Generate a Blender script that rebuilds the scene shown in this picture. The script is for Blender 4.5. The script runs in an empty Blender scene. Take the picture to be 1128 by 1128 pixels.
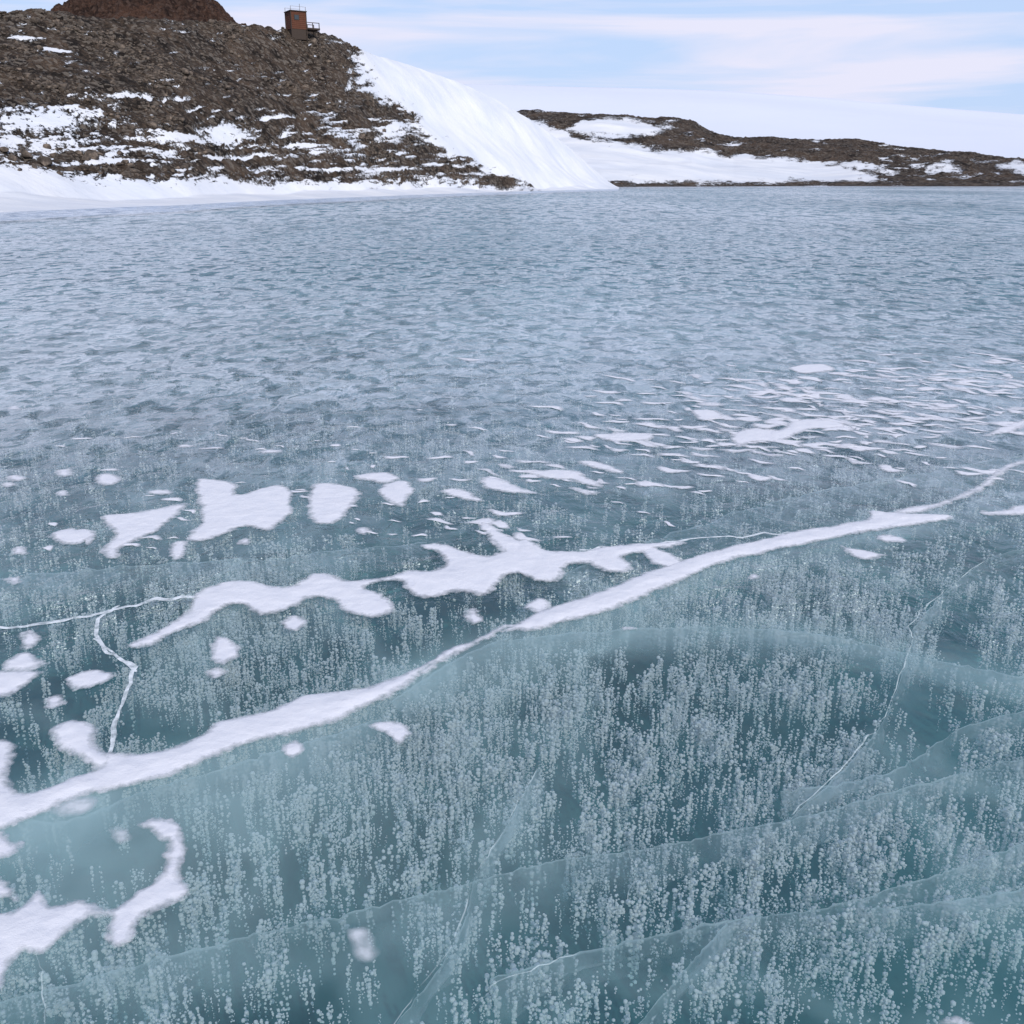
import bpy, bmesh, math, random
import numpy as np
from mathutils import Vector
random.seed(4); rng = np.random.default_rng(7)
S = bpy.context.scene
C = S.collection
CAMH = 1.6; W = 1128.0
FPX = W/2/math.tan(math.radians(27.5))
P = math.atan((564-199)/FPX); cp, sp_ = math.cos(P), math.sin(P)

# ------------------------------------------------------------------ survey helpers
def ray(px, py):
    u = (np.asarray(px, float)-564)/FPX; v = (564-np.asarray(py, float))/FPX
    return u, cp+v*sp_, -sp_+v*cp
def ground(px, py):
    x, y, z = ray(px, py); t = CAMH/np.maximum(-z, 1e-4)
    return x*t, y*t
def topx(x, y, z):
    zz = z-CAMH
    f = y*cp-zz*sp_; up = y*sp_+zz*cp
    return 564+FPX*x/f, 564-FPX*up/f
def vnoise(x, y, seed=0):
    xi = np.floor(x).astype(np.int64); yi = np.floor(y).astype(np.int64)
    fx = x-xi; fy = y-yi; fx = fx*fx*(3-2*fx); fy = fy*fy*(3-2*fy)
    def h(a, b):
        k = (a*374761393+b*668265263+seed*1274126177) & 0xffffffff
        k = ((k ^ (k >> 13))*1274126177) & 0xffffffff
        return ((k ^ (k >> 16)) & 0xffffff)/float(0xffffff)
    a = h(xi, yi)*(1-fx)+h(xi+1, yi)*fx
    b = h(xi, yi+1)*(1-fx)+h(xi+1, yi+1)*fx
    return a*(1-fy)+b*fy
def fbm(x, y, oct=4, seed=0):
    s = 0; a = .5; n = 0
    for i in range(oct):
        s = s+a*vnoise(x*2**i, y*2**i, seed+i*17); n += a; a *= .5
    return s/n
def sstep(a, b, x):
    t = np.clip((x-a)/(b-a), 0, 1); return t*t*(3-2*t)
def smooth1(v, k):
    w = np.exp(-np.linspace(-2, 2, 2*k+1)**2); w /= w.sum()
    return np.convolve(np.pad(v, k, mode='edge'), w, mode='valid')
def catmull(pts, closed=True, k=5):
    pts = [np.array(p, float) for p in pts]; n = len(pts); out = []
    for i in range(n if closed else n-1):
        if closed: a, b, c, d = pts[i-1], pts[i], pts[(i+1) % n], pts[(i+2) % n]
        else: a, b, c, d = pts[max(i-1, 0)], pts[i], pts[i+1], pts[min(i+2, n-1)]
        for j in range(k):
            t = j/k
            out.append(.5*(2*b+(c-a)*t+(2*a-5*b+4*c-d)*t*t+(3*b-a-3*c+d)*t**3))
    if not closed: out.append(pts[-1])
    return np.array(out)
def jag(pts, k=5, amp=3.0, seed=1):
    r = np.random.default_rng(seed); out = []
    for a, b in zip(pts[:-1], pts[1:]):
        a, b = np.array(a, float), np.array(b, float); L = np.hypot(*(b-a)); n = np.array([-(b-a)[1], (b-a)[0]])/L
        out.append(a)
        for j in range(1, k): out.append(a+(b-a)*(j+r.uniform(-.25, .25))/k+n*r.normal(0, 1)*min(amp, L*.03))
    out.append(np.array(pts[-1], float)); return np.array(out)
def seg_d2(X, Y, A, B):
    dx, dy = B[0]-A[0], B[1]-A[1]; L = dx*dx+dy*dy+1e-12
    t = np.clip(((X-A[0])*dx+(Y-A[1])*dy)/L, 0, 1)
    return (X-A[0]-t*dx)**2+(Y-A[1]-t*dy)**2, t
def poly_sdf(X, Y, pts):
    d2 = np.full(X.shape, 1e9); ins = np.zeros(X.shape, bool); n = len(pts)
    for i in range(n):
        A, B = pts[i], pts[(i+1) % n]
        d2 = np.minimum(d2, seg_d2(X, Y, A, B)[0])
        if A[1] != B[1]:
            c = ((A[1] > Y) != (B[1] > Y)) & (X < (B[0]-A[0])*(Y-A[1])/(B[1]-A[1])+A[0])
            ins ^= c
    d = np.sqrt(d2); return np.where(ins, d, -d)
def line_d(X, Y, pts):
    d2 = np.full(X.shape, 1e9)
    for i in range(len(pts)-1): d2 = np.minimum(d2, seg_d2(X, Y, pts[i], pts[i+1])[0])
    return np.sqrt(d2)

# ------------------------------------------------------------------ object helpers
def tag(o, label, cat, group=None, kind=None):
    o['label'] = label; o['category'] = cat
    if group: o['group'] = group
    if kind: o['kind'] = kind
    return o
def np_mesh(name, verts, faces, mat, smooth=True, parent=None):
    faces = np.asarray(faces, np.int32); k = faces.shape[1]
    me = bpy.data.meshes.new(name)
    me.vertices.add(len(verts)); me.vertices.foreach_set('co', np.asarray(verts, np.float32).ravel())
    me.loops.add(faces.size); me.loops.foreach_set('vertex_index', faces.ravel())
    me.polygons.add(len(faces))
    me.polygons.foreach_set('loop_start', np.arange(0, faces.size, k, dtype=np.int32))
    me.polygons.foreach_set('loop_total', np.full(len(faces), k, np.int32))
    me.polygons.foreach_set('use_smooth', np.full(len(faces), smooth))
    me.update(calc_edges=True)
    me.materials.append(mat)
    o = bpy.data.objects.new(name, me); C.objects.link(o)
    if parent: o.parent = parent
    return o
def attr(o, name, vals):
    a = o.data.attributes.new(name, 'FLOAT', 'POINT'); a.data.foreach_set('value', np.asarray(vals, np.float32).ravel())
def grid_faces(nr, nc):
    i = np.arange(nr*nc).reshape(nr, nc)
    return np.stack([i[:-1, :-1], i[:-1, 1:], i[1:, 1:], i[1:, :-1]], -1).reshape(-1, 4)

# ------------------------------------------------------------------ material helpers
class M:
    def __init__(s, name):
        s.m = bpy.data.materials.new(name); s.m.use_nodes = True
        s.t = s.m.node_tree; s.t.nodes.clear(); s.out = s.n('ShaderNodeOutputMaterial')
    def n(s, ty, **kw):
        nd = s.t.nodes.new(ty)
        for k, v in kw.items():
            if k.startswith('i_'):
                key = k[2:]; key = int(key) if key.isdigit() else key.replace('_', ' ')
                sock = nd.inputs[key]
                if isinstance(v, bpy.types.NodeSocket): s.t.links.new(v, sock)
                else: sock.default_value = v
            else: setattr(nd, k, v)
        return nd
    def pos(s, sx=1, sy=1, sz=1, rot=0):
        g = s.n('ShaderNodeNewGeometry')
        mp = s.n('ShaderNodeMapping', i_Vector=g.outputs['Position'], i_Scale=(sx, sy, sz), i_Rotation=(0, 0, rot))
        return mp.outputs[0]
    def noise(s, vec, scale, detail=4, rough=.55, dist=0):
        return s.n('ShaderNodeTexNoise', i_Vector=vec, i_Scale=scale, i_Detail=detail, i_Roughness=rough, i_Distortion=dist).outputs['Fac']
    def ramp(s, fac, *stops):
        r = s.n('ShaderNodeValToRGB', i_Fac=fac); e = r.color_ramp.elements
        while len(e) < len(stops): e.new(.5)
        for el, (p, c) in zip(e, stops):
            el.position = p
            el.color = (c, c, c, 1) if not isinstance(c, tuple) else (*c, 1)
        return r.outputs[0]
    def mix(s, f, a, b):
        m = s.n('ShaderNodeMix', data_type='RGBA')
        for sock, v in ((m.inputs[0], f), (m.inputs[6], a), (m.inputs[7], b)):
            if isinstance(v, bpy.types.NodeSocket): s.t.links.new(v, sock)
            else: sock.default_value = (*v, 1) if isinstance(v, tuple) else v
        return m.outputs[2]
    def math(s, op, a, b=0.0, c=None, clamp=False):
        nd = s.n('ShaderNodeMath', operation=op, i_0=a, i_1=b, use_clamp=clamp)
        if c is not None:
            if isinstance(c, bpy.types.NodeSocket): s.t.links.new(c, nd.inputs[2])
            else: nd.inputs[2].default_value = c
        return nd.outputs[0]
    def attr(s, name): return s.n('ShaderNodeAttribute', attribute_name=name).outputs['Fac']
    def bump(s, h, strength, dist):
        return s.n('ShaderNodeBump', i_Height=h, i_Strength=strength, i_Distance=dist).outputs[0]
    def pbr(s, col, rough=.7, normal=None, spec=.3):
        b = s.n('ShaderNodeBsdfPrincipled')
        for k, v in (('Base Color', col), ('Roughness', rough), ('Specular IOR Level', spec), ('Normal', normal)):
            if v is None: continue
            if isinstance(v, bpy.types.NodeSocket): s.t.links.new(v, b.inputs[k])
            else: b.inputs[k].default_value = (*v, 1) if isinstance(v, tuple) else v
        return b.outputs[0]
    def dif(s, col, normal=None):
        b = s.n('ShaderNodeBsdfDiffuse')
        if isinstance(col, bpy.types.NodeSocket): s.t.links.new(col, b.inputs[0])
        else: b.inputs[0].default_value = (*col, 1)
        if normal: s.t.links.new(normal, b.inputs['Normal'])
        return b.outputs[0]
    def shmix(s, f, a, b):
        return s.n('ShaderNodeMixShader', i_0=f, i_1=a, i_2=b).outputs[0]
    def trans(s, c=(1, 1, 1)): return s.n('ShaderNodeBsdfTransparent', i_Color=(*c, 1)).outputs[0]
    def done(s, sh):
        s.t.links.new(sh, s.out.inputs[0]); return s.m

# snow lying on the ice, thinning to nothing at its rim
m = M('snow'); p = m.pos()
n1 = m.noise(p, 14, 4); n2 = m.noise(p, 420, 1); n3 = m.noise(p, 45, 4, .68)
hgt = m.math('MULTIPLY_ADD', n2, .14, n1)
body = m.dif(m.mix(n1, (.66, .68, .77), (.80, .80, .86)), m.bump(hgt, .6, .012))
e = m.math('ADD', m.attr('edge'), m.math('MULTIPLY', m.math('SUBTRACT', n3, .5), 1.3))
mat_snow = m.done(m.shmix(m.ramp(e, (.0, .0), (.40, .45), (1., .97)), m.trans(), body))
# grainy thin snow
m = M('thin_snow'); p = m.pos(); n1 = m.noise(p, 18, 4)
a = m.math('MULTIPLY', m.ramp(m.attr('edge'), (0, 0), (1, .75)), m.ramp(n1, (.35, .5), (.6, 1.)))
mat_thin = m.done(m.shmix(a, m.trans(), m.dif((.74, .77, .84))))
# white healed crack line
m = M('crack_white')
mat_crack = m.done(m.shmix(m.ramp(m.noise(m.pos(), 25, 3), (.35, .35), (.6, .95)), m.trans(), m.dif((.74, .79, .85))))
m = M('crack_hairline')
mat_hair = m.done(m.shmix(m.ramp(m.noise(m.pos(), 9, 3), (.36, .04), (.66, .60)), m.trans(), m.dif((.78, .89, .92))))
# trapped bubbles : light lost with depth painted into the colour, whiter near the surface
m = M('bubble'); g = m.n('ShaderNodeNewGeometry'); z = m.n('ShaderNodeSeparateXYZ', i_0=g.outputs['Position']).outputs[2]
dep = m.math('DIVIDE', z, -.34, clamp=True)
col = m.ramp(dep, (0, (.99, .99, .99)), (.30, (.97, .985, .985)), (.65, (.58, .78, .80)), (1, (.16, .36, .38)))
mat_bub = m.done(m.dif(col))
# lake bed / deep clear ice
m = M('deep_water'); p = m.pos()
n = m.noise(p, 1.1, 3, .6)
mat_bed = m.done(m.dif(m.ramp(n, (.3, (.040, .172, .192)), (.52, (.078, .266, .286)), (.75, (.135, .370, .378)))))
# ice surface : the clear ice close by, and the rippled ice further out
NEARC = (.52, .74, .78)
m = M('clear_ice'); milky = m.attr('milky')
rip = m.noise(m.pos(1.2, 1.0, 1, .12), 3.2, 2, .55)
nb = m.bump(rip, .6, .05)
fr = m.math('MULTIPLY', m.n('ShaderNodeFresnel', i_IOR=1.31).outputs[0], .8)
gl = m.n('ShaderNodeBsdfGlossy', i_Color=(.9, .95, 1, 1), i_Roughness=.10, i_Normal=nb).outputs[0]
mat_clear = m.done(m.shmix(fr, m.shmix(m.math('MULTIPLY', milky, .6), m.trans((.92, .988, .99)), m.dif(NEARC)), gl))
m = M('rippled_ice')
milky = m.attr('milky'); far = m.attr('far'); far2 = m.attr('vast'); mid = m.attr('rippled')
rip = m.noise(m.pos(1.2, .85, 1, .2), 4.6, 4, .62, .6)
rip3 = m.noise(m.pos(1.25, .75, 1, .2), 2.8, 4, .62, .7)
rip4 = m.noise(m.pos(1.2, .36, 1, .2), 1.15, 5, .66, .6)
wide = m.noise(m.pos(1, .4, 1, .2), .05, 3, .55)
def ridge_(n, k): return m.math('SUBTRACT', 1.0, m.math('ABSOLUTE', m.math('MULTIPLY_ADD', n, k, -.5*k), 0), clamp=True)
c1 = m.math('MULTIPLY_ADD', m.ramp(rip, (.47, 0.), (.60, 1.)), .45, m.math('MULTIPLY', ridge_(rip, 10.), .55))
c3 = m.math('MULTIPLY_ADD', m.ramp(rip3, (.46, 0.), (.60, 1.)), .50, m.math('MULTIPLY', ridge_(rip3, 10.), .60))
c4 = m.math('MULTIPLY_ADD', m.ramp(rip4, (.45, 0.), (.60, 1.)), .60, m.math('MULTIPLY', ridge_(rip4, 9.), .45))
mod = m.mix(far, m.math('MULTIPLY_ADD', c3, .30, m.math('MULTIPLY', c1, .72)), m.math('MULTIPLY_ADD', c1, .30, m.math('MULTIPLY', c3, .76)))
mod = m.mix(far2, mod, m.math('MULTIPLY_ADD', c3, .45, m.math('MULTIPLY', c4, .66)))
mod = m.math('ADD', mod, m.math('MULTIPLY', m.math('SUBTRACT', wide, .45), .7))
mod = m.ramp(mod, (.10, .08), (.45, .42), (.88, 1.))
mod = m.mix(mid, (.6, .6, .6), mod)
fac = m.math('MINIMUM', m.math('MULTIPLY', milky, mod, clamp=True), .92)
ccol = m.mix(mid, NEARC, m.mix(mod, (.50, .66, .78), (.80, .83, .93)))  # highlights on ripple crests and dark troughs painted into the ice colour
hh = m.math('ADD', rip, m.math('MULTIPLY', m.math('ADD', rip3, rip4), m.math('MULTIPLY', far, 2.)))
nb = m.bump(hh, .7, m.math('MULTIPLY_ADD', far, .05, .045))
gl = m.n('ShaderNodeBsdfGlossy', i_Color=(.9, .95, 1, 1), i_Roughness=.08, i_Normal=nb).outputs[0]
fr = m.n('ShaderNodeFresnel', i_IOR=1.31, i_Normal=nb).outputs[0]
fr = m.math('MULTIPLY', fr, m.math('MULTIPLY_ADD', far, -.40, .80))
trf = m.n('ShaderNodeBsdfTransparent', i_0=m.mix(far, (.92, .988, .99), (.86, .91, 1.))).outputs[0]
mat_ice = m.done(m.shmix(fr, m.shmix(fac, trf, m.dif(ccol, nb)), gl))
# fracture planes inside the ice
m = M('fracture'); uv = m.n('ShaderNodeUVMap').outputs[0]
sx = m.n('ShaderNodeSeparateXYZ', i_0=uv); v = sx.outputs[1]
nz = m.noise(m.pos(1, 1, .35), 4.5, 5, .68); nz2 = m.noise(m.pos(1, 1, 1), 26, 3, .6)
fade = m.ramp(v, (0, .95), (.016, .80), (.05, .36), (.50, .24), (1, 0.))
al = m.math('MULTIPLY', fade, m.math('MULTIPLY_ADD', nz2, .7, m.math('MULTIPLY_ADD', nz, 2.6, -.62)), clamp=True)
fc = (.86, .95, .97, 1)
mat_frac = m.done(m.shmix(al, m.trans(), m.shmix(.45, m.n('ShaderNodeBsdfDiffuse', i_Color=fc).outputs[0], m.n('ShaderNodeBsdfTranslucent', i_Color=fc).outputs[0])))
# rocky hill with snow
def hill_mat(name, dark, mid, red, grey, s):
    m = M(name); p = m.pos()
    sn = m.attr('snow')
    n1 = m.noise(p, .40*s, 6, .68); n2 = m.noise(p, 3.6*s, 6, .72); n3 = m.noise(p, .12*s, 3)
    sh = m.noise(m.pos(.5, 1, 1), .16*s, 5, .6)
    vor = m.n('ShaderNodeTexVoronoi', i_Vector=p, i_Scale=2.8*s, i_Randomness=1.0)
    rock = m.ramp(n2, (.36, dark), (.50, mid), (.68, red))
    rock = m.mix(m.ramp(n3, (.40, 0.), (.65, .5)), rock, red)
    rock = m.mix(m.ramp(n1, (.40, .9), (.53, 0.)), rock, dark)
    vc = m.n('ShaderNodeSeparateColor', i_0=vor.outputs['Color']).outputs[0]
    rock = m.mix(m.ramp(vc, (.68, 0.), (.85, .8)), rock, grey)
    k = m.math('ADD', sn, m.math('MULTIPLY', m.math('SUBTRACT', n2, .5), 1.5))
    k = m.ramp(k, (.44, 0.), (.57, 1.))
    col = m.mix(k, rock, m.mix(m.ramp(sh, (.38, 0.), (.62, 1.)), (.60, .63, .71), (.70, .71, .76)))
    hb = m.math('ADD', n2, m.math('MULTIPLY', vor.outputs['Distance'], .6))
    hb = m.math('ADD', m.math('MULTIPLY', hb, m.math('SUBTRACT', 1.08, k)), m.math('MULTIPLY', sh, 1.2))
    return m.done(m.pbr(col, .85, m.bump(hb, 1., .30/s), .1))
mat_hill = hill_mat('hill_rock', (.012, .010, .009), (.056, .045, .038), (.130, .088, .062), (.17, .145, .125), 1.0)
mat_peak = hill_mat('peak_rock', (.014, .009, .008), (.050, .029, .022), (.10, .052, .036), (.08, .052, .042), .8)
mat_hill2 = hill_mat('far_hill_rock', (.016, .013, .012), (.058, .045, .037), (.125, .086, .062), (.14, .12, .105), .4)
m = M('boulder')
n = m.noise(m.pos(), 2.2, 5, .65)
mat_rock = m.done(m.pbr(m.ramp(n, (.3, (.026, .022, .019)), (.5, (.085, .068, .057)), (.72, (.23, .18, .145))), .85, m.bump(n, .8, .1), .2))
m = M('far_snow'); n = m.noise(m.pos(.001, .001, .004), 3, 4)
mat_far = m.done(m.dif(m.mix(n, (.62, .66, .79), (.68, .71, .81))))  # bluish tone carries the distance haze in the snow colour

# ------------------------------------------------------------------ camera, light, sky
cam = bpy.data.cameras.new('camera'); co = bpy.data.objects.new('camera', cam); C.objects.link(co)
cam.sensor_fit = 'HORIZONTAL'; cam.angle = math.radians(55); cam.clip_start = .05; cam.clip_end = 30000
co.location = (0, 0, CAMH); co.rotation_euler = (math.pi/2-P, 0, 0); S.camera = co
S.view_settings.view_transform = 'Standard'; S.view_settings.look = 'None'; S.view_settings.exposure = 0
EL = math.radians(32); AZ = math.atan2(.36, -.93)
sd = Vector((math.sin(AZ)*math.cos(EL), math.cos(AZ)*math.cos(EL), math.sin(EL)))
sun = bpy.data.lights.new('sun', 'SUN'); sun.energy = 3.7; sun.angle = math.radians(.5); sun.color = (1, .95, .87)
so = bpy.data.objects.new('sun', sun); C.objects.link(so); so.rotation_euler = (-sd).to_track_quat('-Z', 'Y').to_euler()
w = bpy.data.worlds.new('World'); S.world = w; w.use_nodes = True; nt = w.node_tree; nt.nodes.clear()
N = nt.nodes.new; L = nt.links.new
sky = N('ShaderNodeTexSky'); sky.sky_type = 'NISHITA'; sky.sun_disc = False; sky.sun_elevation = EL; sky.sun_rotation = AZ
tcn = N('ShaderNodeTexCoord')
mp = N('ShaderNodeMapping'); mp.inputs['Scale'].default_value = (1.0, 1.0, 10.0); mp.inputs['Rotation'].default_value = (.05, .04, 0)
L(tcn.outputs['Generated'], mp.inputs[0])
nz = N('ShaderNodeTexNoise'); nz.inputs['Scale'].default_value = 2.1; nz.inputs['Detail'].default_value = 6; nz.inputs['Roughness'].default_value = .52; nz.inputs['Distortion'].default_value = .5
L(mp.outputs[0], nz.inputs['Vector'])
rp = N('ShaderNodeValToRGB'); rp.color_ramp.elements[0].position = .44; rp.color_ramp.elements[0].color = (.08, .08, .08, 1)
rp.color_ramp.elements[1].position = .58; rp.color_ramp.elements[1].color = (.97, .97, .97, 1)
L(nz.outputs['Fac'], rp.inputs[0])
mx = N('ShaderNodeMix'); mx.data_type = 'RGBA'; L(rp.outputs[0], mx.inputs[0])
blue = N('ShaderNodeMix'); blue.data_type = 'RGBA'; blue.inputs[0].default_value = .85; L(sky.outputs[0], blue.inputs[6]); blue.inputs[7].default_value = (5.3, 7.1, 10.4, 1)
L(blue.outputs[2], mx.inputs[6]); mx.inputs[7].default_value = (8.2, 8.2, 9.8, 1)
sxyz = N('ShaderNodeSeparateXYZ'); L(tcn.outputs['Generated'], sxyz.inputs[0])
zr = N('ShaderNodeValToRGB'); zr.color_ramp.elements[0].position = .2; zr.color_ramp.elements[0].color = (1, 1, 1, 1); zr.color_ramp.elements[1].position = .75; zr.color_ramp.elements[1].color = (.40, .45, .52, 1)
L(sxyz.outputs[2], zr.inputs[0])
mu = N('ShaderNodeMix'); mu.data_type = 'RGBA'; mu.blend_type = 'MULTIPLY'; mu.inputs[0].default_value = 1; L(mx.outputs[2], mu.inputs[6]); L(zr.outputs[0], mu.inputs[7])
bg = N('ShaderNodeBackground'); bg.inputs[1].default_value = .1; L(mu.outputs[2], bg.inputs[0])
ow = N('ShaderNodeOutputWorld'); L(bg.outputs[0], ow.inputs[0])

# ------------------------------------------------------------------ ground, lake
def flat(name, r, z, mat, n=48):
    a = np.linspace(0, 2*np.pi, n, endpoint=False)
    me = bpy.data.meshes.new(name); me.from_pydata([(r*math.cos(t), r*math.sin(t), z) for t in a], [], [list(range(n))]); me.materials.append(mat)
    o = bpy.data.objects.new(name, me); C.objects.link(o); return o
tag(flat('ground', 9000, -1.2, mat_far), 'white snow ground stretching away behind the hills', 'ground', kind='structure')
tag(flat('lake_bed', 620, -.46, mat_bed), 'dark teal depth of the lake under the clear ice', 'lake bed', kind='structure')

ridge = [(-60,812),(-20,815),(10,818),(16,830),(10,850),(22,872),(45,872),(80,858),(108,848),(118,830),(150,832),(190,825),(225,808),(240,795),(290,785),(315,775),(340,765),(380,762),(430,748),(470,730),(505,712),(520,708),(560,690),(600,672),(650,655),(690,640),(740,622),(790,607),(850,592),(900,582),(950,573),(958,563),(985,565),(1020,567),(1047,568),
 (1045,573),(1000,580),(950,588),(900,598),(850,608),(800,620),(750,640),(700,662),(650,680),(600,692),(565,697),(545,700),(520,713),(500,722),(470,740),(440,764),(400,782),(350,800),(300,815),(250,830),(190,855),(150,865),(100,875),(50,895),(0,915),(-60,935)]
nr, nc = 460, 460
rr = np.geomspace(.5, 640, nr); aa = np.radians(np.linspace(-80, 80, nc))
R, A = np.meshgrid(rr, aa, indexing='ij'); X = R*np.sin(A); Y = R*np.cos(A)
low_edge = np.stack(ground(*np.array([(0,915),(100,875),(250,830),(400,785),(500,725),(600,695),(700,665),(800,625),(950,590),(1128,545)]).T), 1)
arch = np.stack(ground(*catmull([(540,760),(640,712),(760,695),(900,700),(1020,730),(1140,760)], False).T), 1)
pool = np.stack(ground(*catmull([(40,930),(120,960),(230,900),(330,860)], False).T), 1)
near = (R < 14)
mk = .08+.80*sstep(3.6, 9.5, R)  # whitens with distance: haze of the grazing view through bubbles, put into the colour
xs, ys = X[near], Y[near]
dl = line_d(xs, ys, low_edge)
ext = .34*np.exp(-(dl/.14)**2)+.28*np.exp(-(line_d(xs, ys, arch)/.14)**2)+.24*np.exp(-(line_d(xs, ys, pool)/.28)**2)
veil = 1-np.abs(2*fbm(xs*1.3+5, ys*1.0, 5, 15)-1)
ext += .16*sstep(.48, .75, fbm(xs*.7, ys*.9, 4, 9))+.16*sstep(.84, 1., veil)
mk[near] += ext
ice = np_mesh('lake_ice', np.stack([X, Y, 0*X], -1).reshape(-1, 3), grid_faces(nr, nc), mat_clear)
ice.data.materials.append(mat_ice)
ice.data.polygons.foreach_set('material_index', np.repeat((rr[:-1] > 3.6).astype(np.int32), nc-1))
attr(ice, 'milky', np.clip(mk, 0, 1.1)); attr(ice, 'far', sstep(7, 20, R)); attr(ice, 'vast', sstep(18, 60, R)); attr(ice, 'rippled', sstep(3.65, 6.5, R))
tag(ice, 'clear blue-green frozen lake surface with ripples running to the shore', 'ice', kind='structure')

# ------------------------------------------------------------------ bubbles trapped in the ice
def ico(sub):
    b = bmesh.new(); bmesh.ops.create_icosphere(b, subdivisions=sub, radius=1)
    v = np.array([x.co[:] for x in b.verts]); f = np.array([[x.index for x in q.verts] for q in b.faces]); b.free(); return v, f
octa = (np.array([(1,0,0),(-1,0,0),(0,1,0),(0,-1,0),(0,0,1),(0,0,-1)], float),
        np.array([(0,2,4),(2,1,4),(1,3,4),(3,0,4),(2,0,5),(1,2,5),(3,1,5),(0,3,5)]))
bands = [(1.25, 4.4, 820, ico(1)), (4.4, 7.0, 260, octa), (7.0, 9.5, 60, octa)]
VV, FF, off = [], [], 0
for (r0, r1, dens, (tv, tf)) in bands:
    half = .60
    n = int(dens*half*(r1**2-r0**2))
    r = np.sqrt(rng.uniform(r0*r0, r1*r1, n)); a = rng.uniform(-half, half, n)
    x, y = r*np.sin(a), r*np.cos(a); q, s = topx(x, y, 0*x)
    d = .55*fbm(x*1.8, y*1.4, 4, 21)+.45*fbm(x*6, y*6, 3, 22)
    keep = sstep(.37, .54, d)*.86+.14
    clear = .9*np.exp(-((q-150)/170)**2-((s-920)/60)**2)+.8*np.exp(-((q-560)/500)**2-((s-698)/20)**2)
    keep = keep*np.clip(1-clear, 0.08, 1)
    k = rng.random(n) < keep; x, y = x[k], y[k]
    # every cluster is a tuft of several strings
    kk = rng.integers(1, 9, len(x)); x, y = np.repeat(x, kk), np.repeat(y, kk)
    tt = np.repeat(rng.gamma(1.6, .018, len(kk)), kk); sz = np.repeat(rng.uniform(.55, 1.5, len(kk)), kk)
    ox, oy = rng.normal(0, .013, len(x)), rng.normal(0, .013, len(x))
    top = -.009-tt-rng.exponential(.016, len(x)); cnt = rng.integers(2, 16 if r0 < 4 else 7, len(x))
    rad = rng.uniform(.0018, .0037, len(x))*sz*(1+.40*(r0 > 4)+.3*(r0 > 6))
    px_, py_, pz_, rs = [], [], [], []
    zz = top.copy()
    for j in range(16):
        m_ = (cnt > j) & (rng.random(len(x)) < (.93 if r0 < 6 else .55))
        g_ = 1.40-.055*j
        rj = rad[m_]*g_*rng.uniform(.5, 1.3, m_.sum())
        sp = 1-.02*j
        px_.append(x[m_]+ox[m_]*sp+rng.normal(0, .0018, m_.sum())); py_.append(y[m_]+oy[m_]*sp+rng.normal(0, .0018, m_.sum()))
        pz_.append(zz[m_]+rng.normal(0, .0018, m_.sum())); rs.append(rj)
        zz = zz-rad*rng.uniform(1.9, 3.8, len(x))
    pos = np.stack([np.concatenate(px_), np.concatenate(py_), np.concatenate(pz_)], 1); rs = np.concatenate(rs)
    ok = (pos[:, 2] > -.40) & (pos[:, 2] < -.010); pos, rs = pos[ok], rs[ok]
    sc = np.stack([np.ones_like(rs), rng.uniform(.8, 1.1, len(rs)), rng.uniform(.7, 1.25, len(rs))], 1)*rs[:, None]
    V = (pos[:, None, :]+tv[None]*sc[:, None, :]).reshape(-1, 3)
    F = (tf[None]+(np.arange(len(pos))*len(tv))[:, None, None]).reshape(-1, 3)+off
    VV.append(V); FF.append(F); off += len(V)
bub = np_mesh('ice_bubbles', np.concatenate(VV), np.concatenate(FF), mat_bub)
print('bubble verts', off, 'faces', sum(len(f) for f in FF))
tag(bub, 'countless small white air bubbles frozen in upright strings inside the ice', 'bubbles', kind='stuff')

# ------------------------------------------------------------------ snow on the ice
def sdf_patch(name, polys=(), lines=(), h=.014, mat=None, z0=.003, rough=1.0):
    gp = [np.stack(ground(*catmull(p).T), 1) for p in polys]
    gl_ = [(np.stack(ground(*jag(p).T), 1), wd) for p, wd in lines]
    allp = np.concatenate(gp+[g for g, _ in gl_])
    lo, hi = allp.min(0)-.04, allp.max(0)+.04
    dist = np.hypot(*allp.mean(0)); s = max(.0045*dist/2.2, .004)
    if gl_ and not gp: s = min(s, .35*min(wd for _, wd in gl_)+.0015)
    s = max(s, math.sqrt((hi[0]-lo[0])*(hi[1]-lo[1])/260000))
    gx = np.arange(lo[0], hi[0]+s, s); gy = np.arange(lo[1], hi[1]+s, s)
    X, Y = np.meshgrid(gx, gy); d = np.full(X.shape, -1e3)
    for g in gp: d = np.maximum(d, poly_sdf(X, Y, g))
    if gp:
        d = d+rough*((fbm(X*9, Y*9, 3, 2)-.5)*.05+(fbm(X*40, Y*40, 2, 4)-.5)*.018)*min(1, dist/4+.25)+.004
    for g, wd in gl_: d = np.maximum(d, wd*(.45+1.1*fbm(X*9, Y*9, 2, 3))-line_d(X, Y, g))
    gyy, gxx = np.gradient(d, s); gn = np.hypot(gxx, gyy)+1e-6
    ins = d > 0
    cell = ins[:-1, :-1] | ins[:-1, 1:] | ins[1:, 1:] | ins[1:, :-1]
    mv = np.where(ins, 0, np.clip(-d, 0, 1.5*s))
    Xs, Ys = X+mv*gxx/gn, Y+mv*gyy/gn
    dd = np.maximum(d, 0)
    Z = z0+h*(1-np.exp(-dd/.04))*(.5+1.0*fbm(X*7, Y*7, 3, 8))
    F = grid_faces(*X.shape)[cell.ravel()]
    used, inv = np.unique(F.ravel(), return_inverse=True)
    V = np.stack([Xs, Ys, Z], -1).reshape(-1, 3)[used]
    o = np_mesh(name, V, inv.reshape(-1, 4), mat or mat_snow)
    attr(o, 'edge', (dd/(.026*(.6+dist/6))).ravel()[used])
    return o
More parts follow.
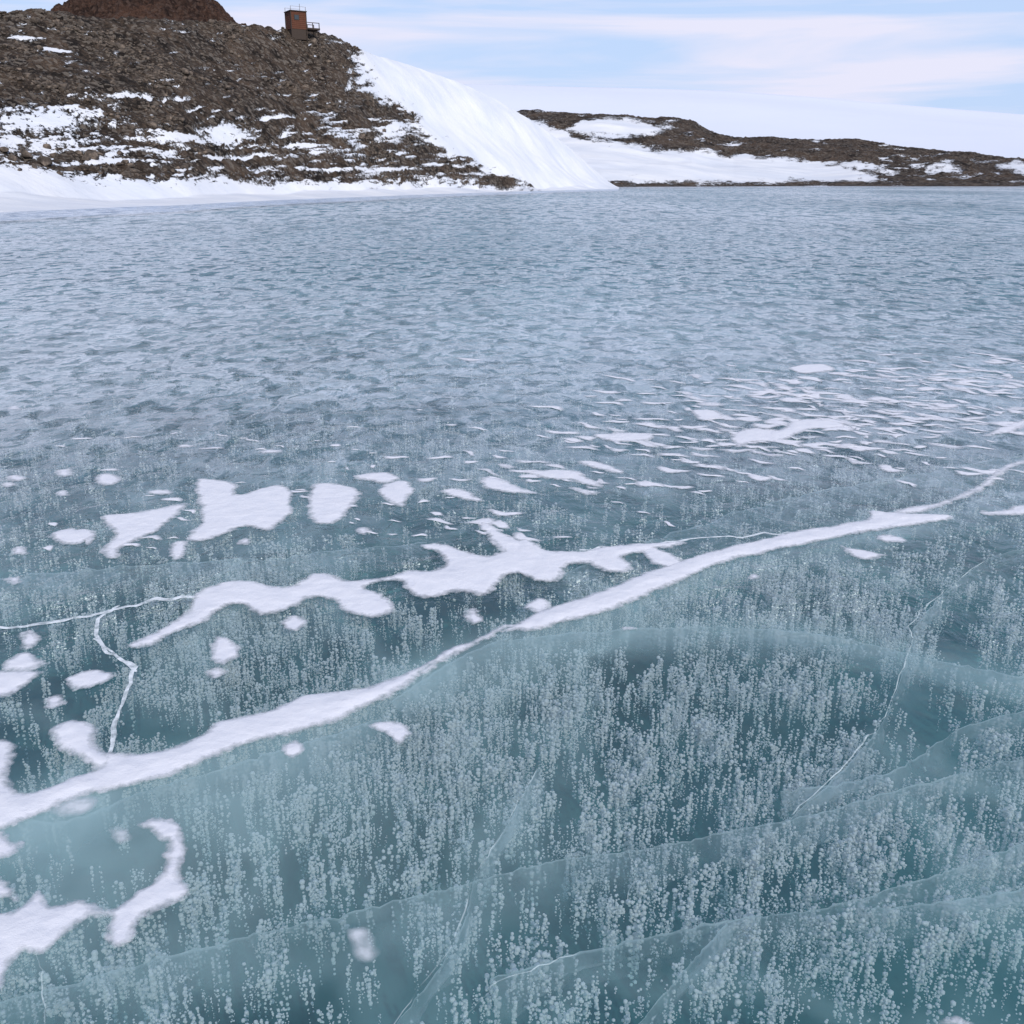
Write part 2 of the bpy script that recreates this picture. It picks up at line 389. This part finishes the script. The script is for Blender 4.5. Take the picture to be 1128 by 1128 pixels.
def hairline(pts, wd, lab):
    c = jag(pts, 8, 1.3, len(lab)); gx, gy = ground(*c.T); n = len(gx)
    tx, ty = np.gradient(gx), np.gradient(gy); tl = np.hypot(tx, ty)+1e-9; nx, ny = -ty/tl, tx/tl
    ww = wd*(.4+1.2*fbm(np.arange(n)*.35, np.zeros(n), 2, 7)); ww[0] = ww[-1] = wd*.1
    V = np.concatenate([np.stack([gx-nx*ww, gy-ny*ww, 0*gx+.002], 1), np.stack([gx+nx*ww, gy+ny*ww, 0*gx+.002], 1)])
    o = np_mesh('ice_crack', V, grid_faces(2, n), mat_hair); tag(o, lab, 'crack', 'hairline cracks in the ice')

o = sdf_patch('snow_drift', [ridge, [(55,808),(75,795),(95,795),(108,803),(105,815),(112,826),(125,838),(108,852),(90,838),(70,828)]], [([(440,757),(480,732),(510,716),(545,697),(600,683)], .022), ([(900,590),(1000,574),(1047,570)], .02)], h=.010, rough=.7)
tag(o, 'longest white snow drift filling the wide crack diagonally across the ice', 'snow drift')
o = sdf_patch('snow_drift', [[(985,563),(1040,551),(1080,534),(1105,514),(1140,504),(1140,509),(1110,518),(1085,539),(1045,557),(1000,568)]], [([(990,566),(1042,554),(1082,536),(1107,516),(1140,506)], .024)], h=.006)
tag(o, 'thin tapering snow streak continuing the long drift to the right edge', 'snow drift')
o = sdf_patch('snow_drift', [[(140,713),(160,702),(185,690),(203,676),(212,658),(245,642),(275,640),(300,647),(325,644),(345,632),(368,634),(385,641),(420,637),(450,630),(478,629),(490,620),(480,610),(464,602),(482,599),(505,605),(522,611),(540,612),(558,606),(575,594),(592,598),(605,606),(640,606),(700,600),(750,597),(748,602),(705,610),(688,615),(695,624),(688,631),(668,631),(645,622),(626,624),(620,634),(610,641),(590,641),(572,634),(556,636),(550,648),(535,656),(518,655),(500,653),(475,659),(455,656),(447,648),(440,641),(420,642),(402,648),(425,660),(437,670),(425,679),(400,681),(378,674),(366,662),(345,658),(325,668),(295,679),(275,675),(262,667),(248,671),(230,686),(200,697),(165,712)],
   [(525,580),(533,575),(546,581),(562,592),(582,602),(574,614),(554,610),(541,596)]], h=.008)
tag(o, 'lobed white snow drift lying just above the long diagonal drift', 'snow drift')
o = sdf_patch('snow_drift', [[(-60,1010),(15,1005),(42,982),(55,998),(90,990),(122,1003),(150,985),(172,968),(182,945),(182,930),(165,917),(152,909),(180,902),(196,910),(208,935),(203,962),(210,985),(180,1000),(150,1018),(142,1038),(125,1042),(120,1025),(125,1012),(100,1012),(70,1030),(48,1052),(25,1048),(8,1070),(-5,1095),(-60,1110)]], h=.006)
tag(o, 'hook-shaped grainy snow patch in the bottom left corner', 'snow patch')
big = [
 ([(215,530),(235,528),(262,536),(265,545),(300,535),(320,538),(323,550),(318,570),(295,585),(270,582),(240,592),(208,595),(222,570),(217,550)], 'largest squarish white snow patch on the left half of the ice'),
 ([(340,538),(370,532),(397,542),(388,560),(365,577),(342,572)], 'rounded white snow patch just right of the largest squarish one'),
 ([(110,570),(150,565),(190,557),(207,558),(185,578),(165,590),(140,603),(125,616),(110,608),(125,590)], 'ragged slanting snow patch just left of the largest squarish one'),
 ([(416,540),(440,530),(456,535),(446,557),(430,554)], 'small tear-shaped snow patch right of the rounded patch'),
 ([(388,525),(420,521),(440,527),(420,533)], 'flat thin snow sliver above the tear-shaped patch'),
 ([(55,590),(75,583),(104,587),(95,598),(65,602)], 'oval snow patch left of the ragged slanting patch'),
 ([(183,610),(195,597),(208,600),(205,615),(190,619)], 'small snow blob under the lower left corner of the largest squarish patch'),
 ([(705,605),(715,600),(740,610),(755,622),(735,627),(715,617)], 'small snow lobe touching the upper edge of the long drift'),
 ([(577,668),(595,658),(610,667),(595,676)], 'small snow patch just above the middle of the long drift'),
 ([(511,675),(525,671),(531,684),(520,688)], 'tiny round snow patch left of the one above the long drift'),
 ([(309,686),(325,678),(341,685),(331,696),(315,696)], 'small round snow patch below the lobed drift'),
 ([(232,710),(243,702),(256,707),(265,722),(247,733),(235,728)], 'diamond-shaped snow patch between the lobed drift and the long drift'),
 ([(226,741),(240,736),(251,741),(237,748)], 'tiny snow fleck under the diamond-shaped patch'),
 ([(75,750),(100,740),(128,744),(110,755),(82,762)], 'flat snow patch beside the kinked white crack'),
 ([(-40,742),(20,740),(42,742),(22,762),(0,770),(-40,772)], 'snow patch cut by the left edge, level with the kinked crack'),
 ([(3,735),(25,720),(45,724),(54,732),(30,740),(10,741)], 'tilted snow patch just above the one cut by the left edge'),
 ([(22,700),(38,693),(48,705),(36,717),(22,713)], 'round snow patch under the left end of the thin white crack'),
 ([(47,772),(66,765),(74,774),(55,781)], 'small snow fleck below the flat patch beside the kinked crack'),
 ([(412,799),(432,796),(452,801),(448,815),(438,823),(425,811)], 'triangular snow chip alone below the long drift'),
 ([(313,824),(327,818),(336,827),(325,837),(314,834)], 'small oval snow chip under the long drift, left of the triangular one'),
 ([(-40,920),(0,917),(15,926),(19,940),(0,948),(-40,952)], 'small snow patch at the left edge under the long drift'),
 ([(-40,958),(5,963),(22,986),(14,996),(-40,988)], 'narrow snow patch at the left edge above the hook-shaped patch'),
 ([(528,527),(550,527),(575,538),(597,545),(560,543),(533,538)], 'slim snow streak right of the tear-shaped patch'),
 ([(482,541),(508,539),(532,552),(505,550)], 'short snow streak between the tear-shaped patch and the slim streak'),
 ([(573,520),(620,518),(645,524),(668,540),(630,531),(600,527)], 'long curved snow streak in the middle of the ice'),
 ([(638,509),(665,510),(690,522),(660,518)], 'slanting snow streak right of the long curved streak'),
 ([(806,480),(830,472),(855,474),(880,462),(922,465),(932,472),(890,474),(865,486),(830,488),(812,493)], 'broad snow streak, largest on the right half of the ice'),
 ([(760,452),(790,453),(797,461),(770,463)], 'small snow patch up and left of the broad streak'),
 ([(868,405),(905,401),(922,408),(885,412)], 'small snow patch farthest out on the right half of the ice'),
 ([(655,479),(700,477),(722,481),(700,487),(670,486)], 'flat snow streak left of the broad streak'),
 ([(926,602),(955,607),(978,612),(955,617),(935,611)], 'small snow sliver just below the right end of the long drift'),
 ([(966,591),(992,591),(1000,598),(975,598)], 'tiny snow sliver closest under the right tip of the long drift'),
 ([(1078,563),(1105,562),(1140,554),(1140,565),(1090,569)], 'snow sliver at the right edge below the tapering streak'),
 ([(1082,480),(1115,465),(1140,462),(1128,472),(1100,480)], 'snow streak at the right edge above the tapering streak'),
 ([(1022,1132),(1050,1118),(1078,1132)], 'snow lump cut by the bottom edge near the right corner'),
]
for pts, lab in big:
    o = sdf_patch('snow_patch', [pts], h=.005, rough=1.1); tag(o, lab, 'snow patch', 'snow patches on the ice')
for pts, lab in [([(56,893),(85,880),(104,882),(95,893),(70,899)], 'faint thin patch of frost touching the lower edge of the long drift'),
                 ([(122,916),(140,914),(145,927),(130,931)], 'faint small frost spot above the hook-shaped patch'),
                 ([(384,1026),(403,1026),(413,1050),(402,1058),(390,1042)], 'faint frosty spot low in the ice left of the bottom centre')]:
    o = sdf_patch('frost_patch', [pts], h=.003, mat=mat_thin); tag(o, lab, 'frost patch', 'frost patches on the ice')
small = [(72,521,11,5),(120,528,14,7),(18,527,11,4),(177,543,18,3),(8,535,9,3),(70,544,9,3),(22,607,12,6),(270,597,10,4),(15,640,12,4),(400,585,9,4),(15,450,8,3),(300,498,14,2.5),(205,492,12,2),(830,636,8,3),(690,693,10,2.5)]
for (x, y, a, b) in small:
    pts = [(x+a*math.cos(t)*random.uniform(.75, 1.2), y+b*math.sin(t)*random.uniform(.75, 1.2)) for t in np.linspace(0, 2*math.pi, 8, endpoint=False)]
    o = sdf_patch('snow_fleck', [pts], h=.004, rough=.5); tag(o, 'small isolated white fleck of snow on the open ice', 'snow fleck', 'small isolated snow flecks')
# uncountable fine flecks further out, strung along the ripple crests
VV, FF, EE, off = [], [], [], 0
chains = []
for i in range(175):
    u_ = random.random()
    if u_ < .52:
        y = random.gauss(447, 32); x = 865-(y-447)*2.6+random.gauss(0, 100)
    elif u_ < .80: x, y = random.uniform(380, 1170), random.uniform(395, 580)
    else: x, y = random.uniform(-20, 500), random.uniform(480, 605)
    gx, gy = [float(q) for q in ground(x, y)]; th = random.gauss(-.50, .22); st = gy/8*random.uniform(.22, .36)
    for k in range(random.randint(1, 7) if x > 480 else random.randint(1, 3)):
        chains.append((gx, gy, th, gy/8*random.choice([.35, .45, .55, .7, .9])*(1 if x > 480 else .7)))
        th += random.gauss(0, .25); gx += st*math.cos(th)*random.uniform(.7, 1.3); gy += st*math.sin(th)*random.uniform(.7, 1.3)
for (gx, gy, th, sc) in chains:
    x, y = topx(gx, gy, 0.)
    if y < 390 or y > 608 or (x < 370 and y < 475) or (x > 800 and y > 535) or (x > 740 and y > 560): continue
    L_, Wd = .16*sc, .085*sc*random.uniform(.45, 1.1); n = 20
    ph = [random.uniform(0, 6.28) for _ in range(3)]
    ring = []
    for k in range(n):
        t = 2*math.pi*k/n; q = 1+.22*math.sin(2*t+ph[0])+.14*math.sin(3*t+ph[1])
        u, v_ = L_*q*math.cos(t), Wd*q*math.sin(t)
        v_ += .30*L_*math.sin(2.2*u/L_+ph[2])
        ring.append((u*math.cos(th)-v_*math.sin(th), u*math.sin(th)+v_*math.cos(th)))
    cu, cv = sum(r_[0] for r_ in ring)/n, sum(r_[1] for r_ in ring)/n
    V = [(gx+u, gy+v_, .003) for u, v_ in ring]+[(gx+cu+(u-cu)*.5, gy+cv+(v_-cv)*.5, .005) for u, v_ in ring]+[(gx+cu, gy+cv, .006)]
    F = []
    for k in range(n):
        j = (k+1) % n
        F += [(k, j, n+j), (k, n+j, n+k), (n+k, n+j, 2*n)]
    VV.append(np.array(V)); FF.append(np.array(F)+off); off += len(V); q = random.uniform(.65, 1.35); EE += [.05]*n+[q]*n+[q+.1]
o = np_mesh('snow_flecks', np.concatenate(VV), np.concatenate(FF), mat_snow); attr(o, 'edge', EE)
tag(o, 'scatter of fine white snow flecks caught in the ripples of the ice', 'snow flecks', kind='stuff')

# ------------------------------------------------------------------ cracks and fracture planes
for pts, wd, lab in [
    ([(130,668),(108,682),(106,700),(118,720),(150,735),(138,765),(127,795),(122,828)], .007, 'kinked white crack joining the thin upper crack to the long drift'),
    ([(-40,696),(40,688),(110,676),(160,664),(212,658)], .011, 'thin white crack running from the left edge to the lobed drift'),
    ([(640,606),(700,602),(760,594),(830,590),(880,588)], .008, 'thin white crack looping from the lobed drift to the long drift'),
    ([(150,740),(140,732),(120,716),(104,704)], .0045, 'fine crack beside the kinked white crack'),
    ]:
    o = sdf_patch('ice_crack', [], [(pts, wd)], h=.002, mat=mat_crack, z0=.002)
    tag(o, lab, 'crack', 'white cracks in the ice')
for pts, wd, lab in [
    ([(425,1140),(500,1040),(522,966),(560,905),(592,846)], .0014, 'hairline crack rising from the bottom centre through the foreground ice'),
    ([(868,902),(925,850),(975,790),(1006,704)], .0018, 'hairline crack rising steeply on the right half of the ice'),
    ([(1006,704),(1000,690),(1040,650),(1090,612)], .0022, 'hairline crack near the right edge under the tapering streak'),
    ([(505,1128),(548,1082),(640,1050)], .0012, 'hairline crack along the bottom edge right of centre'),
    ([(690,930),(702,960),(690,995)], .0011, 'short hairline crack crossing the longest fracture plane'),
    ([(40,1040),(46,1080),(52,1140)], .0012, 'hairline crack running down from the hook-shaped patch')]:
    hairline(pts, wd, lab)
def fracture(pts, depth, tilt, lab):
    c = jag(catmull(pts, False, 3), 5, 2.0, len(lab)); gx, gy = ground(*c.T); n = len(gx); nv = 12
    tx, ty = np.gradient(gx), np.gradient(gy); tx, ty = smooth1(tx, 6), smooth1(ty, 6); tl = np.hypot(tx, ty)+1e-9; nx, ny = -ty/tl, tx/tl
    sg = np.where(ny > 0, 1, -1); nx, ny = nx*sg, ny*sg
    s = np.cumsum(np.hypot(np.gradient(gx), np.gradient(gy)))
    V = []; UV = []
    for j in range(nv):
        v = j/(nv-1); t = tilt*v+.08*(fbm(s*4, s*0+v*2, 3, 6)-.5)*v*3
        dz = -.004-depth*v*(.10+1.7*fbm(s*4, s*0, 4, 12))
        V.append(np.stack([gx-nx*t, gy-ny*t, np.broadcast_to(dz, gx.shape)], 1)); UV.append(np.stack([s, np.full(n, v)], 1))
    F = grid_faces(nv, n); V = np.concatenate(V); UV = np.concatenate(UV)
    o = np_mesh('ice_fracture', V, F, mat_frac)
    uvl = o.data.uv_layers.new(name='UVMap'); li = np.zeros(len(o.data.loops), np.int32); o.data.loops.foreach_get('vertex_index', li)
    uvl.data.foreach_set('uv', UV[li].astype(np.float32).ravel())
    tag(o, lab, 'fracture', 'fracture planes inside the ice')
fracture([(-60,1120),(60,1085),(250,1035),(400,1000),(520,970),(620,945),(700,935),(800,915),(900,895),(1000,865),(1180,822)], .12, .06, 'longest cloudy fracture plane curving across the foreground ice')
fracture([(540,1076),(650,1045),(800,1012),(900,1000),(1000,972),(1080,945),(1180,905)], .11, .05, 'lower cloudy fracture plane crossing the bottom right corner')
fracture([(522,966),(560,905),(592,846)], .08, .04, 'short steep fracture plane standing at the middle of the foreground')
fracture([(868,902),(925,850),(975,790),(1006,704)], .09, .05, 'steep pale fracture plane rising toward the right half')
fracture([(430,772),(480,738),(520,716),(562,700)], .09, .14, 'short glassy fracture plane hugging the narrow waist of the long drift')
fracture([(560,704),(680,692),(800,690),(920,700),(1040,728),(1160,750)], .09, .12, 'wide pale fracture plane arching under the right half of the long drift')
fracture([(425,1140),(500,1040),(522,966)], .07, .04, 'slanting fracture plane running down to the bottom centre')
fracture([(-40,880),(60,905),(160,870),(300,828),(420,790)], .09, .16, 'cloudy fracture plane hugging the lower left edge of the long drift')
fracture([(1180,960),(1090,985),(960,1000)], .09, .05, 'short straight fracture plane in the bottom right corner')
fracture([(860,870),(980,850),(1060,800),(1180,770)], .08, .06, 'short pale fracture plane at the right edge above the longest one')
fracture([(1000,700),(1040,652),(1095,612),(1150,600)], .08, .06, 'pale fracture plane near the right edge below the tapering streak')
fracture([(700,1130),(760,1060),(800,1015)], .07, .05, 'short slanting fracture plane at the bottom edge right of centre')
fracture([(600,640),(700,600),(850,552),(1000,522),(1160,495)], .10, .25, 'long pale fracture plane behind the right half of the long drift')
fracture([(-40,640),(120,625),(300,612),(470,596)], .09, .20, 'pale fracture plane below the largest squarish patch')

# ------------------------------------------------------------------ hills
def to_az(pts):
    p = np.array(pts, float); x, y, z = ray(p[:, 0], p[:, 1]); a = np.arctan2(x, y); t = z/np.hypot(x, y)
    i = np.argsort(a); return a[i], t[i]
def terrain(name, sil, d0, d1, az0, az1, nA, nF, nB, t0, maskf, mat, amp, sc, pw=1.0, ks=6):
    az = np.linspace(az0, az1, nA); sa, st = to_az(sil)
    tan = smooth1(np.interp(az, sa, st), ks); D0, D1 = smooth1(d0(az), 40), smooth1(d1(az), 40); H = tan*D1+CAMH
    t = np.concatenate([np.linspace(-.06, 1, nF), np.linspace(1, 1.9, nB+1)[1:]])
    T, AZ_ = np.meshgrid(t, az, indexing='ij'); Rr = D0+(D1-D0)*T
    X, Y = Rr*np.sin(AZ_), Rr*np.cos(AZ_)
    s = np.clip((T-t0)/(1-t0), 0, 1)
    s = s**pw*(1+.10*np.sin(s*9+AZ_*7)*(1-s)*s*4*.6)
    Z = H*(s*.97+.03*np.clip(T/ max(t0, .05), 0, 1))
    Z = np.where(T > 1, H*(1-1.3*((T-1)/.9)**1.6), Z); Z = np.where(T < 0, -.9*np.abs(T)*6, Z)
    q, r = topx(X, Y, Z)
    sn = maskf(q, r, X, Y); rock = sstep(.62, .30, sn)
    f1 = fbm(X/(7*sc), Y/(7*sc), 4, 31)-.5
    f2 = 1-np.abs(2*fbm(X/(2.2*sc), Y/(2.2*sc), 4, 41)-1); f3 = fbm(X/(.7*sc), Y/(.7*sc), 3, 51)-.5
    f0 = fbm(X/(13*sc), Y/(9*sc), 3, 35)-.5
    fade = sstep(0, .25, T)
    Z = Z+fade*amp*sc*(rock*(1.7*f1+.7*(f2-.7)+.7*f3)+(.65*f1+2.2*f0*sstep(1.05, .85, T))*(1-rock))
    o = np_mesh(name, np.stack([X, Y, Z], -1).reshape(-1, 3), grid_faces(len(t), nA), mat)
    attr(o, 'snow', sn)
    return o, X, Y, Z, q, r, sn, T
shore = [(-500,262),(-200,244),(0,234),(200,226),(400,217),(560,211.5),(665,208.5),(760,207)]
def shore_d(pts):
    p = np.array(pts, float); gx, gy = ground(p[:, 0], p[:, 1]); a = np.arctan2(gx, gy); d = np.hypot(gx, gy)
    return lambda az: np.interp(az, a, d)
d0L = shore_d(shore)
def az_of(px): return math.atan((px-564)/FPX*cp)
def d1L(az): return d0L(az)+np.interp(az, [az_of(-300), az_of(300), az_of(560), az_of(720)], [62, 52, 46, 30])
def blob(q, r, cx, cy, rx, ry): return 1-((q-cx)/rx)**2-((r-cy)/ry)**2
def maskL(q, r, X, Y):
    s = np.full(q.shape, -3.)
    s = np.maximum(s, (r-np.interp(q, [-300, 0, 170, 330, 480, 560], [180, 186, 196, 199, 199, 206]))/5)
    s = np.maximum(s, (q-np.interp(r, [30, 55, 75, 95, 115, 128, 140, 155, 170, 180, 195, 207], [440, 402, 392, 392, 430, 460, 452, 478, 492, 520, 552, 585]))/14)
    for b in [(40,132,76,11),(15,157,58,9),(150,108,52,3.5),(190,150,52,5),(245,146,24,10),(255,170,50,2.2),(120,178,60,2.2),(30,42,18,2.5),(60,57,24,2),(440,145,20,8),(385,186,60,2.2),(90,165,40,2.2),(300,130,24,2.2),(330,160,36,2.2),(-120,140,90,30)]:
        s = np.maximum(s, blob(q, r, *b)*.9)
    qq = q+r*.8
    s = s+(fbm(qq/22, r/6, 4, 61)-.5)*3.2+(fbm(q/5, r/3, 3, 64)-.5)*3.0
    spk = (fbm(qq/16, r/3.2, 5, 71)-.77+.15*sstep(85, 170, r))*6
    s = np.maximum(s, spk)
    return np.clip(.5+.32*s, 0, 1)
silL = [(-500,30),(-200,20),(0,13),(40,12),(70,14),(110,19),(160,22),(210,25),(258,27),(290,31),(315,35),(345,37),(370,42),(398,54),(415,61),(440,68),(480,81),(520,97),(560,117),(600,142),(630,165),(650,183),(668,199),(684,208.5),(700,213),(760,216)]
hill, HX, HY, HZ, HQ, HR, HS, HT = terrain('rocky_hill', silL, d0L, d1L, az_of(-420), az_of(682), 1150, 300, 60, .22, maskL, mat_hill, .68, 1.0, ks=10)
tag(hill, 'dark brown rocky hill streaked with snow, smooth snow slope on its right', 'hill', kind='structure')
silP = [(20,40),(62,14),(75,4),(95,-6),(130,-18),(180,-20),(215,-12),(236,2),(248,14),(262,30),(300,60)]
pk = terrain('hill_peak', silP, lambda a: 150+0*a, lambda a: 178+0*a, az_of(-5), az_of(300), 420, 90, 40, 0, lambda q, r, X, Y: np.clip(.05+0*q, 0, 1), mat_peak, 1.9, 1.0, .6, ks=3)[0]
tag(pk, 'reddish brown bare rock peak rising behind the rocky hill', 'hill', kind='structure')
silR = [(480,150),(540,126),(575,123),(590,121),(640,124),(690,127),(740,130),(765,134),(785,145),(810,152),(850,151),(900,154),(945,153),(985,160),(1020,165),(1060,168),(1090,173),(1128,175),(1250,172),(1500,180)]
d0R = shore_d([(400,206.2),(665,206),(900,205),(1128,205.5),(1500,206)])
snowR = [catmull(p) for p in ([(560,130),(610,140),(640,152),(700,160),(780,167),(860,174),(920,180),(965,192),(940,199),(800,201),(690,200),(560,203)], [(622,144),(650,132),(700,133),(738,140),(700,150),(650,151)], [(1098,181),(1140,179),(1140,193),(1108,188)], [(1022,184),(1050,183),(1060,189),(1030,189)], [(860,176),(950,181),(990,190),(900,184)])]
def maskR(q, r, X, Y):
    s = np.full(q.shape, -3.)
    for p in snowR: s = np.maximum(s, poly_sdf(q, r, p)/4)
    s = s+(fbm(q/20, r/3.5, 4, 81)-.5)*2.6+(fbm(q/6, r/2, 3, 84)-.5)*1.6
    s = np.maximum(s, (fbm(q/18, r/2.6, 4, 91)-.70)*7)
    s = np.where(r > 200.8, np.minimum(s, (fbm(q/30, r/2, 3, 95)-.48)*4), s)
    return np.clip(.5+.32*s, 0, 1)
far_h = terrain('far_hill', silR, d0R, lambda a: d0R(a)+150, az_of(470), az_of(1450), 1000, 150, 40, .04, maskR, mat_hill2, .60, 2.0, ks=4)[0]
tag(far_h, 'long low dark hill across the lake with a broad snow field', 'hill', kind='structure')
silF = [(-600,150),(300,100),(520,92),(600,95),(700,97),(800,100),(900,107),(1000,116),(1128,126),(1400,150)]
fs = terrain('ice_sheet', silF, lambda a: 2200+0*a, lambda a: 4200+0*a, -1., 1., 300, 40, 10, 0, lambda q, r, X, Y: np.ones(q.shape), mat_far, .012, 60)[0]
tag(fs, 'pale blue-white ice sheet slope faint on the horizon', 'ice sheet', kind='structure')

# ------------------------------------------------------------------ rocks on the hill
def rock_shape(seed, sub=2):
    r = np.random.default_rng(seed); v, f = ico(sub)
    for _ in range(9):
        n = r.normal(size=3); n /= np.linalg.norm(n); c = r.uniform(.45, .85); d = v@n
        v = v-np.maximum(d-c, 0)[:, None]*n
    return v*np.array([1, r.uniform(.6, .95), r.uniform(.5, .8)]), f
shapes = [rock_shape(i, 2) for i in range(7)]
vis = (HT > .02) & (HT < 1.0) & (HQ > -250) & (HS < .52)
idx = np.flatnonzero(vis.ravel()); hx, hy, hz = HX.ravel(), HY.ravel(), HZ.ravel()
dens = fbm(hx[idx]/5, hy[idx]/5, 3, 99); wgt = np.clip(dens-.38, .01, 1)**2; wgt /= wgt.sum()
pick = rng.choice(idx, 8000, p=wgt); VV, FF, off = [], [], 0
for i in pick:
    v, f = shapes[rng.integers(7)]; s = min(.05+.085*rng.gamma(.8, 1.1), .75); a = rng.uniform(0, 6.28); ca, sa = math.cos(a), math.sin(a)
    vv = v*s; vv = np.stack([vv[:, 0]*ca-vv[:, 1]*sa, vv[:, 0]*sa+vv[:, 1]*ca, vv[:, 2]], 1)+np.array([hx[i], hy[i], hz[i]+s*.12])
    VV.append(vv); FF.append(f+off); off += len(vv)
o = np_mesh('hillside_rubble', np.concatenate(VV), np.concatenate(FF), mat_rock, smooth=False)
tag(o, 'dark brown rubble of broken rock covering the hillside', 'rocks', kind='stuff')
front = (HT > .01) & (HT < .95)
def on_hill(px, py):
    d = (HQ-px)**2+(HR-py)**2; d = np.where(front, d, 1e9); i = np.argmin(d); return hx[i], hy[i], hz[i]
bm_mesh = []
for k in range(6):
    v, f = rock_shape(50+k, 3); me = bpy.data.meshes.new('boulder'); me.from_pydata(v.tolist(), [], f.tolist()); me.materials.append(mat_rock); bm_mesh.append(me)
for k, (px, py, s) in enumerate([(28,172,.55),(48,178,.70),(60,170,.45),(14,181,.4),(75,184,.42),(38,186,.34),(95,176,.4),(5,168,.45),(110,189,.3),(66,190,.28),(22,192,.24),(132,172,.4),(86,168,.3),(52,162,.4),(150,192,.28),(180,186,.3)]):
    o = bpy.data.objects.new('boulder', bm_mesh[k % 6]); C.objects.link(o); x, y, z = on_hill(px, py)
    o.location = (x, y, z+s*.2); o.scale = (s, s, s); o.rotation_euler = (0, 0, k*1.7)
    tag(o, 'dark boulder lying in the snow at the foot of the left hillside', 'boulder', 'boulders at the foot of the left hill')

# ------------------------------------------------------------------ lookout hut
def wood(name, a, b):
    m = M(name); n = m.noise(m.pos(6, 6, .8), 2, 4); return m.done(m.pbr(m.mix(n, a, b), .7))
mat_wood = wood('hut_wood', (.060, .021, .012), (.125, .042, .021)); mat_dkw = wood('dark_wood', (.030, .020, .016), (.05, .034, .026))
mat_met = wood('rail_metal', (.13, .12, .12), (.2, .19, .19))
m = M('hut_glass'); mat_gls = m.done(m.pbr((.03, .04, .05), .1, None, .6))
def bx(name, mat, parent, boxes, bev=.012):
    b = bmesh.new()
    for (x0, x1, y0, y1, z0, z1) in boxes:
        g = bmesh.ops.create_cube(b, size=1)
        for v in g['verts']: v.co = Vector(((x0+x1)/2+v.co.x*(x1-x0), (y0+y1)/2+v.co.y*(y1-y0), (z0+z1)/2+v.co.z*(z1-z0)))
    if bev: bmesh.ops.bevel(b, geom=b.edges[:], offset=bev, segments=1, affect='EDGES')
    me = bpy.data.meshes.new(name); b.to_mesh(me); b.free(); me.materials.append(mat)
    o = bpy.data.objects.new(name, me); C.objects.link(o); o.parent = parent; return o
azh = np.arctan2(*[float(q) for q in ray(327, 34)[:2]])
dh = float(d1L(azh))*.985
ia = np.argmin((HX-dh*math.sin(azh))**2+(HY-dh*math.cos(azh))**2)
hut = bpy.data.objects.new('lookout_hut', None); C.objects.link(hut)
hut.location = (hx[ia], hy[ia], hz[ia]+.30); hut.rotation_euler = (0, 0, math.radians(32))
tag(hut, 'small red-brown wooden lookout hut with side platform on top of the rocky hill', 'hut')
a = 1.02; H_ = 2.42
boards = []
for i in range(9):
    z0 = .35+i*(H_-.35)/9; boards.append((-a, a, -a, a, z0, z0+(H_-.35)/9-.012))
bx('wall', mat_wood, hut, boards, .015)
for sx in (-1, 1):
    for sy in (-1, 1): bx('corner_post', mat_dkw, hut, [(sx*a-.05+sx*.03, sx*a+.05+sx*.03, sy*a-.05+sy*.03, sy*a+.05+sy*.03, -.9, H_)])
bx('foundation', mat_dkw, hut, [(-a+.04, a-.04, -a+.04, a-.04, -.9, .345)])
bx('roof', mat_dkw, hut, [(-a-.14, a+.14, -a-.14, a+.14, H_+.003, H_+.12)])
win = bx('window', mat_dkw, hut, [(-.62, .08, -a-.045, -a-.003, 1.4, 2.05)]); bx('pane', mat_gls, win, [(-.55, .01, -a-.06, -a-.048, 1.47, 1.98)], 0)
dr = bx('door', mat_dkw, hut, [(a+.003, a+.045, -.4, .4, .5, 2.25)]); bx('handle', mat_met, dr, [(a+.048, a+.09, -.33, -.27, 1.35, 1.42)], .004)
for (x, y) in ((-a, -a), (a, -a), (a, a), (-a, a)):
    bx('railing_post', mat_met, hut, [(x-.025, x+.025, y-.025, y+.025, H_+.123, H_+.58)], .004)
for s in (-1, 1):
    bx('roof_railing', mat_met, hut, [(-a-.03, a+.03, s*a-.015, s*a+.015, H_+.583, H_+.61)], .004)
bx('mast', mat_met, hut, [(.72, .77, .3, .35, H_+.123, H_+1.15)], .004)
bx('platform', mat_dkw, hut, [(a+.1, a+1.9, -a, a, .42, .62)])
for y in (-a+.06, a-.06):
    bx('leg', mat_dkw, hut, [(a+1.7, a+1.8, y-.05, y+.05, -1.2, .417)])
    for x in (a+.9, a+1.8): bx('railing_post', mat_dkw, hut, [(x-.045, x+.045, y-.045, y+.045, .623, 1.2)], .004)
    bx('platform_railing', mat_dkw, hut, [(a+.15, a+1.85, y-.04, y+.04, 1.203, 1.28)], .004)
